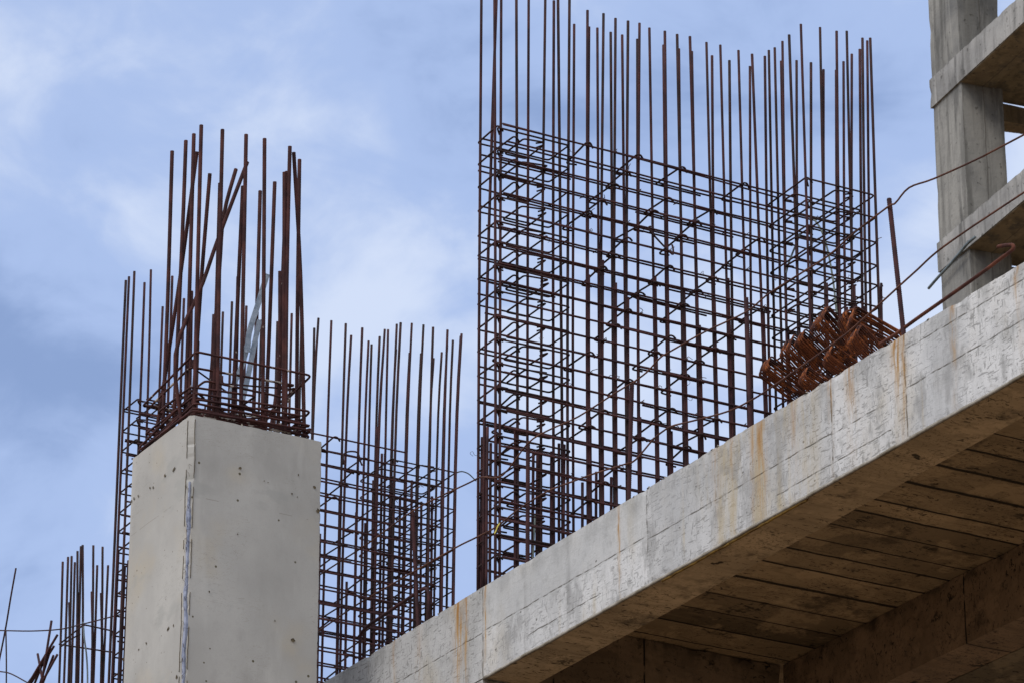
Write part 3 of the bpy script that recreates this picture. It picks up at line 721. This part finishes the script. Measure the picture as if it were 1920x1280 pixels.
P = [MF.on(x, y, 'a', -4.93) for x, y in ((857, 885), (866, 883), (878, 887), (888, 896), (893, 901))]
w2.part('spacer_hook', Geo().tube(smooth_path(P, 3), .005, 6), M_CABLE)

# ------------------------------------------------------------------ cage standing out of the front column
cc = Thing('rebar_column_cage', MF, ((CA0+CA1)/2, (CB0+CB1)/2, CZ), 'thick ribbed rebar rising crookedly from the top of the beige column', 'rebar cage')
aF_, aR_ = CA1-.055, CA0+.06
def cbar(plane, x0, y0, *low, r=.0136, name='vertical_bar'):
    ax, v = plane
    q = lambda X_, Y_: MF.on(200+.5158*X_, 200+.5158*Y_, ax, v)
    P = [q(x0, y0)]+[q(*l) for l in low]
    e_ = P[-1]
    if e_[2] > CZ-.03:                 # carry on down into the concrete
        d = (P[-1]-P[-2]).normalized(); k = min((e_[2]-CZ+.04)/max(.2, -d.z), 1.2); q_ = e_+d*k
        q_.x = min(max(q_.x, CA0+.05), CA1-.045); q_.y = min(max(q_.y, CB0+.05), CB1-.045); q_.z = CZ-.04; P.append(q_)
    cc.part(name, Geo().tube(smooth_path(P[::-1], 4) if len(P) > 2 else P[::-1], r*KS, 8, rib=.10, pitch=.011), R_COL)
FR, LF, BK, RT = ('a', CA1-.058), ('b', CB0+.058), ('a', CA0+.075), ('b', CB1-.06)
MI = ('a', (CA0+CA1)/2)
cbar(LF, 238, 163, (222, 700), (205, 1130)); cbar(LF, 288, 124, (275, 470), (246, 1100)); cbar(LF, 317, 100, (300, 700), (286, 1105))
cbar(FR, 344, 68, (333, 500), (318, 1110)); cbar(('b', CB0+.10), 328, 165, (270, 600), (215, 960)); cbar(('b', CB0+.16), 375, 245, (345, 620), (322, 960))
cbar(FR, 421, 84, (409, 620), (402, 1115)); cbar(('a', CA1-.11), 412, 280, (400, 700), (389, 1090)); cbar(('a', CA1-.3), 470, 228, (425, 400), (408, 620))
cbar(('a', CA1-.2), 511, 203, (402, 490), (350, 640), (250, 900)); cbar(FR, 507, 102, (497, 620), (487, 1130)); cbar(('a', CA1-.10), 495, 290, (480, 620), (465, 960))
cbar(FR, 574, 117, (571, 620), (567, 1130)); cbar(BK, 558, 307, (549, 640), (539, 960)); cbar(MI, 611, 275, (592, 800), (583, 1020))
cbar(FR, 666, 146, (655, 620), (650, 1165)); cbar(('a', CA1-.08), 680, 168, (705, 620), (718, 1180)); cbar(RT, 701, 193, (694, 700), (690, 1170))
cbar(('a', CA1-.15), 655, 237, (641, 600), (627, 1040)); cbar(BK, 308, 672, (302, 1000)); cbar(('a', CA1-.07), 646, 240, (645, 640), (643, 1150)); cbar(BK, 478, 620, (470, 960)); cbar(BK, 630, 600, (622, 1000))
cr_ = random.Random(2)
e1, e0, f0, f1 = CA1-.035, CA0+.035, CB0+.035, CB1-.065
def cl(z, da0, da1, db0, db1, tilt=0, corner=0, mat=R_COL, r=.0068, za=0, hk=.10):
    P = loop(e0+da0*KS, e1+da1*KS, f0+db0*KS, f1+db1*KS, CZ+(z-CZ)*KS, .03, hk*KS, tilt, corner)
    P = [p+Vector((0, 0, za*(p.x-e1))) for p in P]
    cc.part('stirrup', Geo().tube(P, r*KS*1.2, 7), mat)
ZT = CZ
cl(ZT+.47, .0, 0, 0, .0, 0, 3, za=.12); cl(ZT+.42, .10, -.12, .02, -.05, .02, 1, R_MORT, za=.1); cl(ZT+.30, .25, -.05, .1, -.12, .0, 2, R_MORT)
cl(ZT+.17, -.03, 0, 0, 0, .05, 0, za=.10); cl(ZT+.13, .02, .0, .02, -.06, .03, 1, za=.06); cl(ZT+.11, .12, -.1, .05, -.05, .0, 2, R_MORT)
cl(ZT+.06, .0, 0, .0, 0, -.03, 3, za=.05); cl(ZT+.045, .05, -.04, .1, -.1, .02, 1, R_MORT); cl(ZT+.02, .0, -.02, .01, -.01, .03, 2, R_MORT); cl(ZT+.08, .3, -.03, .2, -.3, 0, 0, R_COL)
cl(ZT+.035, .0, .02, -.02, .0, .04, 2); cl(ZT+.15, .06, -.02, .0, -.03, -.03, 3); cl(ZT+.09, -.02, .01, .0, .01, .0, 1, za=.07); cl(ZT+.22, .3, -.02, -.02, -.4, .06, 2)
for i in range(13):                    # loose crossing ties near the column head
    z = ZT+cr_.uniform(.03, .36); P = [Vector((cr_.uniform(e0+.1, e1-.05), cr_.uniform(f0, f0+.35), z)), Vector((cr_.uniform(e0+.1, e1-.05), cr_.uniform(f1-.35, f1), z+cr_.uniform(-.05, .05)))]
    cc.part('cross_tie', Geo().tube(rounded([P[0]+Vector((0, 0, .05)), P[0], P[1], P[1]+Vector((-.06, -.05, .01))], .02), .0062*KS, 6), R_MORT if i % 2 else R_COL)
G = Geo()
for i in range(60):                   # crumbs of mortar on the column head
    a, b = cr_.uniform(e0, CA1-.01), cr_.uniform(CB0+.01, CB1-.02); s_ = cr_.uniform(.006, .02); c0 = len(G.V)
    for th in range(6): G.V.append(Vector((a+s_*cos(th*pi/3)*cr_.uniform(.7, 1.5), b+s_*sin(th*pi/3), ZT-.012)))
    G.V.append(Vector((a, b, ZT+s_*cr_.uniform(.2, .9))))
    for th in range(6): G.F.append((c0+th, c0+(th+1) % 6, c0+6))
tag(col.part('mortar_crumbs', G, M_LIP, False), kind='stuff')

# steel strips stuck in the column cage
for pts, w, lab in (([(501, 514), (484, 570), (467, 625), (465, 660)], .034, 'bent galvanised steel strip sticking up highest inside the column cage'),
                    ([(487, 600), (478, 640), (464, 710), (455, 748)], .032, 'short straight galvanised strip low inside the column cage, right of the crossed one'),
                    ([(466, 640), (452, 690), (440, 715), (431, 748)], .034, 'short galvanised strip leaning left, lowest inside the column cage')):
    P = [MF.on(x, y, 'a', CA1-.35-.03*(lab[0] == 's')) for x, y in pts]
    G = Geo().ribbon(smooth_path(P, 4), w, .003, (.2, 1, 0)); single('steel_strip', MF, G, P[-1], M_STRIP, lab, 'steel strip', 'galvanised strips in the column cage', False)
# pale strips in the right boundary cage and the starter cage
for pts, pl, w, lab, mt in (([(1526, 411), (1540, 432), (1552, 470), (1562, 526), (1568, 580), (1573, 640), (1577, 700)], .15, .012, 'long pale greenish strip curving down inside the right end of the big rebar wall', M_PALE),
                            ([(1500, 438), (1492, 460), (1480, 490), (1474, 512)], .12, .012, 'short grey strip leaning in the right end of the big rebar wall', M_CABLE),
                            ([(1003, 965), (1001, 1010), (999, 1045)], -.05, .010, 'pale grey rod low in the left end of the big rebar wall, right one', M_PALE),
                            ([(967, 985), (966, 1020), (965, 1065)], -.05, .010, 'pale grey rod low in the left end of the big rebar wall, left one', M_PALE)):
    P = [MF.on(x, y, 'a', pl) for x, y in pts]
    single('metal_strip', MF, Geo().ribbon(smooth_path(P, 4), w, .003, (.2, 1, 0)), P[-1], mt, lab, 'strip', 'pale strips in the rebar wall', False)

# ------------------------------------------------------------------ far-left slender cage
fc = Thing('rebar_column_cage', MF, (-8.2, 1.0, 0), 'slender distant rebar cage with one loose stirrup at the lower left', 'rebar cage')
for i, (x, y, xl) in enumerate(((353, 577, 333), (383, 550, 360), (403, 545, 385), (421, 580, 400), (436, 517, 428), (455, 490, 436), (465, 483, 462), (525, 485, 515), (547, 597, 526), (577, 493, 568), (608, 597, 580))):
    a = -8.2-(.25 if i < 4 and i % 2 == 0 else 0)-(.0 if i < 7 else .12); P = vbar(MF, a, (x/3, 860+y/3), (xl/3, 860+1250/3))
    fc.part('vertical_bar', Geo().tube(P, .0092, 6), R_DARK)
    if i in (2, 5, 7, 9): fc.part('starter_bar', Geo().tube(vbar(MF, a-.02, (x/3-1+(xl-x)/6, 860+(y+260)/3), (xl/3+1, 860+1250/3)), .011, 6), R_BAR)
q = [MF.on(x, y, 'z', 2.30) for x, y in ((111, 1207), (157, 1170), (212, 1182), (212, 1222))]
for dz, k in ((0, 0), (-.0, 1)):
    Q = [v+Vector((0, 0, dz)) for v in q]
    if k: Q = [v+Vector((.02, .01, -.02)) for v in Q[:1]]+[MF.on(128, 1200, 'z', 2.28), MF.on(150, 1188, 'z', 2.27)]
    fc.part('stirrup', Geo().tube(rounded(Q+([Q[0]+Vector((0, .02, .0))] if not k else []), .03), .0065, 6), R_DARK)
P = [MF.on(x, y, 'a', -8.1) for x, y in ((156, 1165), (158, 1195), (162, 1225), (164, 1260), (164, 1300))]
single('plastic_conduit', MF, Geo().tube(smooth_path(P, 4), .007, 8), P[-1], M_CABLE, 'thin pale blue-grey conduit curving down beside the slender left cage', 'conduit')

# leaning bars bundle at the far left
lb = Thing('leaning_rebar_bundle', MF, (-7.4, .1, 0), 'fan of loose rusty bars leaning right in the bottom left corner', 'rebar bundle')
for (x0, y0, x1, y1) in ((290, 908, 258, 1110), (323, 988, 165, 1255), (303, 1052, 205, 1210), (323, 1098, 225, 1275), (212, 1095, 245, 1275), (300, 1105, 250, 1235), (285, 1065, 232, 1240), (265, 1085, 195, 1260), (260, 1120, 150, 1270)):
    p = MF.on(x0/3, 860+y0/3, 'b', .1); q = MF.on(x1/3, 860+y1/3, 'b', .1+U(-.05, .1)); d = (q-p).normalized(); r_ = p+d*(p.z/max(.3, -d.z)) if d.z < 0 else q
    lb.part('bar', Geo().tube([p, q, q+d*.5], .009, 7), R_BAR)

# ------------------------------------------------------------------ edge guard: rebar posts and thin bent rods
for (t, b, lab) in (((1667, 373), (1695, 612), 'leaning rusty rebar post right of the stacked stirrup bundles'),
                    ((1399, 559), (1408, 792), 'rusty rebar post at the beam edge just left of the stirrup bundles'),
                    ((1185, 718), (1178, 925), 'short rusty rebar post at the beam edge in front of the mesh middle'),
                    ((990, 827), (989, 1040), 'rusty rebar post in front of the left end of the big rebar wall'),
                    ((774, 959), (785, 1162), 'rusty rebar post leaning beside the bent hoop at the beam edge')):
    P = [MF.on(*b, 'b', .03)-Vector((0, 0, .09)), MF.on(*t, 'b', .03)]; P[0].z = min(P[0].z, -.03)
    single('guard_post', MF, Geo().tube(P, .0118, 8, rib=.10, pitch=.012), (P[0].x, P[0].y, 0), R_BAR, lab, 'guard post', 'rebar guard posts along the beam edge')
def rod(name, pts, bv, r, mat, lab, cat, group=None, n=4, rib=0, ext=None):
    P = [MF.on(x, y, 'b', bv) for x, y in pts]
    if ext: P = [P[0]+(P[0]-P[1]).normalized()*ext]+P if ext > 0 else P+[P[-1]+(P[-1]-P[-2]).normalized()*-ext]
    return single(name, MF, Geo().tube(smooth_path(P, n), r, 7, rib=rib, pitch=.012), P[0], mat, lab, cat, group)
gr_ = 'thin rods strung along the beam edge'
rod('guard_rod', [(1920, 253), (1840, 295), (1752, 335), (1705, 352), (1679, 381), (1665, 388), (1601.6, 437), (1550, 482), (1480, 526), (1437, 554), (1399, 585), (1322, 622), (1254, 660), (1237, 671), (1213, 697), (1186, 717)], .012, .0048, R_WIRE,
    'upper thin bent rod from the right border to the post before the mesh middle', 'guard rod', gr_, ext=3)
rod('guard_rod', [(1192, 714), (1160, 732), (1085, 780), (1030, 805), (990, 830), (942.5, 890), (903, 893.5), (880, 904), (779, 954), (690, 1018), (599, 1077)], .006, .0048, R_WIRE,
    'upper thin rod crossing the sky gap between the two rebar walls', 'guard rod', gr_, ext=-2)
rod('guard_rod', [(1920, 361), (1816, 430), (1756, 473), (1720, 506), (1690, 533), (1652, 568), (1594, 620), (1573, 636), (1532, 666), (1493, 693), (1447, 725), (1413, 747), (1366, 770), (1300, 788), (1263, 797), (1247, 805), (1225, 823), (1193, 860), (1175, 870)], .012, .0050, R_WIRE,
    'lower thin bent rod passing in front of the orange stirrup bundles', 'guard rod', gr_, ext=3)
rod('guard_rod', [(1180, 867), (1120, 885), (1065, 905), (1027, 920), (975, 952), (930, 987), (892, 1007), (852, 1027), (760, 1080), (672, 1131), (599, 1181)], .006, .0050, R_WIRE,
    'lower thin rod crossing the sky gap between the two rebar walls', 'guard rod', gr_, ext=-2)
rod('guard_rod', [(-30, 1181), (0, 1181), (57, 1182), (110, 1179), (143, 1172), (230, 1150)], .0, .0048, R_DARK, 'thin level rod at the left border, upper of two', 'guard rod', gr_)
rod('guard_rod', [(-30, 1255), (0, 1258), (20, 1262), (50, 1278), (90, 1302)], .0, .0048, R_DARK, 'thin drooping rod in the bottom left corner, lower of two', 'guard rod', gr_)
rod('guard_post', [(30, 1064), (20, 1120), (10, 1180), (-6, 1260), (-20, 1330)], .02, .0065, R_DARK, 'slim bar leaning right at the left border of the photo', 'guard post', 'rebar guard posts along the beam edge')
rod('guard_post', [(11, 1181), (12, 1240), (11.5, 1330)], .0, .0055, R_DARK, 'short upright bar at the left border below the level rod', 'guard post', 'rebar guard posts along the beam edge')
rod('hooked_rebar', [(1650, 645), (1680, 626), (1720, 597), (1770, 562), (1814, 531), (1850, 505), (1875, 486), (1893, 473), (1900, 466), (1899, 460), (1893, 459.5), (1880, 461), (1871, 463)], .035, .0088, rust('hooked_bar_rust', (.05, .018, .013), (.13, .042, .022)),
    'long ribbed rusty bar with a hooked end lying along the beam top at right', 'rebar', n=6, rib=.10)
P = [MF.on(x, y, 'b', .05) for x, y in ((675, 1235), (675, 1188), (690, 1172), (785, 1108), (797, 1101), (804, 1108), (805, 1152))]
P[0].z = P[-1].z = -.02
single('bent_hoop', MF, Geo().tube(rounded(P, .04, 4), .0105, 8), P[0], R_BAR, 'bent rusty hoop of thick bar standing on the beam edge near the column', 'rebar')
P = [MF.on(x, y, 'b', .002) for x, y in ((937, 980), (933, 986), (930, 994), (927, 999))]
single('yellow_tape', MF, Geo().ribbon(smooth_path(P, 3), .012, .002, (.6, 0, 1)), P[0], M_YEL, 'scrap of yellow tape knotted on the lower rod before the big rebar wall', 'tape', None, False)

# ------------------------------------------------------------------ bundles of bent stirrups on the deck edge
def bundle(base, n, w, h, lean, yaw, r, lab, seed):
    rr = random.Random(seed); t = Thing('stirrup_bundle', MF, base, lab, 'stirrup bundle', 'bundles of orange stirrups on the deck edge')
    u = Vector((sin(yaw), cos(yaw)*cos(lean), -cos(yaw)*sin(lean)*.0)).normalized()
    u = Vector((sin(yaw)*cos(lean), cos(yaw)*cos(lean), -sin(lean))); s_ = Vector((cos(yaw)*.95, -sin(yaw), .31)).normalized(); v = s_.cross(u).normalized()
    if v.z < 0: v = -v
    c = Vector(base)
    for i in range(n):
        o_ = c-s_*(i-(n-1)/2)*(r*2.6)+u*(.010*noise.noise((i*.35, seed, 0))+rr.uniform(-.003, .003))+v*rr.uniform(-.003, .003); k = .10*noise.noise((i*.25, seed, 5))
        uu = (u+v*k).normalized(); vv = (v-u*k).normalized(); W_, H_ = w*rr.uniform(.985, 1.015), h*rr.uniform(.97, 1.03)
        P = [o_-uu*W_/2, o_-uu*W_/2+vv*H_, o_+uu*W_/2+vv*H_, o_+uu*W_/2]
        t.part('stirrup', Geo().tube(rounded(P, .024, 4, True), r, 7, closed=True), R_ORANGE)
def at(x, y, b): return tuple(MF.on(x, y, 'b', b))
for i, (x, y, b, n, w, h, lean, yaw, r, lab) in enumerate((
    (1466, 718, .22, 9, .30, .10, .50, .05, .0054, 'bundle of orange rusty stirrups at the lower left end of the pile'),
    (1497, 682, .26, 9, .26, .13, .62, -.10, .0054, 'dark topped stirrup bundle second from the lower left of the pile'),
    (1533, 728, .12, 7, .24, .09, .45, .10, .0054, 'low stirrup bundle on the beam edge right of the lower left one'),
    (1528, 668, .30, 8, .30, .09, .62, .0, .0054, 'orange stirrup bundle in the middle of the pile with sky showing through'),
    (1562, 640, .34, 10, .32, .15, .66, -.12, .0054, 'tallest orange stirrup bundle at the centre top of the pile'),
    (1578, 692, .12, 8, .24, .10, .52, .12, .0054, 'low stirrup bundle on the beam edge under the centre of the pile'),
    (1625, 662, .14, 8, .26, .12, .62, -.05, .0054, 'low stirrup bundle on the beam edge under the right end of the pile'),
    (1636, 627, .25, 7, .32, .12, .42, .20, .0060, 'topmost stirrup bundle at the right end of the pile with long round hoops'),
    (1592, 622, .20, 7, .22, .10, 1.05, .0, .0060, 'steeply tipped stirrup bundle at the top of the pile'))):
    bundle(at(x, y+4, b), n-1, w*.86, h*.82, lean, yaw, r*.92, lab, i)

# ------------------------------------------------------------------ the taller tower behind on the right
tw = Thing('concrete_tower', TF, (0, 0, GZ-TF.O.z), 'taller weathered grey concrete tower frame at the right border', 'building')
tw.base = Vector((0, 0, 0)); tw.e.location = TF.W(0, 0, 0)
TG = GZ-TF.O.z
ZBM = [(.155+2.74*k, .64+2.74*k) for k in range(-9, 5)]
prev = TG
for k, (z0, z1) in enumerate(ZBM):
    if z0 > TG+1:
        tw.part('column', Geo().rough_box((-.94, 0.0, max(prev, TG)), (0, .70, z0+.02), .2, .003, .012, 20+k, 3), C_TOW, False)
        tw.part('column', Geo().rough_box((6.2, 0.0, max(prev, TG)), (7.0, .70, z0+.02), .4, .008, .03, 60+k, 3), C_TOW, False)
        tw.part('column', Geo().rough_box((-.9, 5.2, max(prev, TG)), (0, 5.9, z0+.02), .4, .008, .03, 80+k, 3), C_TOW, False)
    if z1 > TG+1:
        tw.part('edge_beam', Geo().rough_box((-.965, -.035, z0), (7.3, .30, z1), .12, .003, .016, 30+k, 3), C_TBEAM, False)
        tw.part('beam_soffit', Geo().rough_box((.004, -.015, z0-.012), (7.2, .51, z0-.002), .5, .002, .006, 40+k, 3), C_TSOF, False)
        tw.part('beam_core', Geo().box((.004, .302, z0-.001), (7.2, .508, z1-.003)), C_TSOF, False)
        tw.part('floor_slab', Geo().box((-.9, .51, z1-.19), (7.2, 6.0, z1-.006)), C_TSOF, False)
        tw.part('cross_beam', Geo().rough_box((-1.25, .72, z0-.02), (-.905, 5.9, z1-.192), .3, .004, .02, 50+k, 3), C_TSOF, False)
        prev = z1-.02
# loose cable hanging off the tower
P = [TF.on(x, y, 'b', -.10) for x, y in ((1741, 541), (1760, 519), (1778.6, 499), (1800, 474), (1814, 457), (1828, 445))]
single('loose_cable', TF, Geo().tube(smooth_path(P, 3), .022, 6), P[-1], M_CABLE, 'straight grey cable hanging off the lower tower beam over the sky', 'cable')
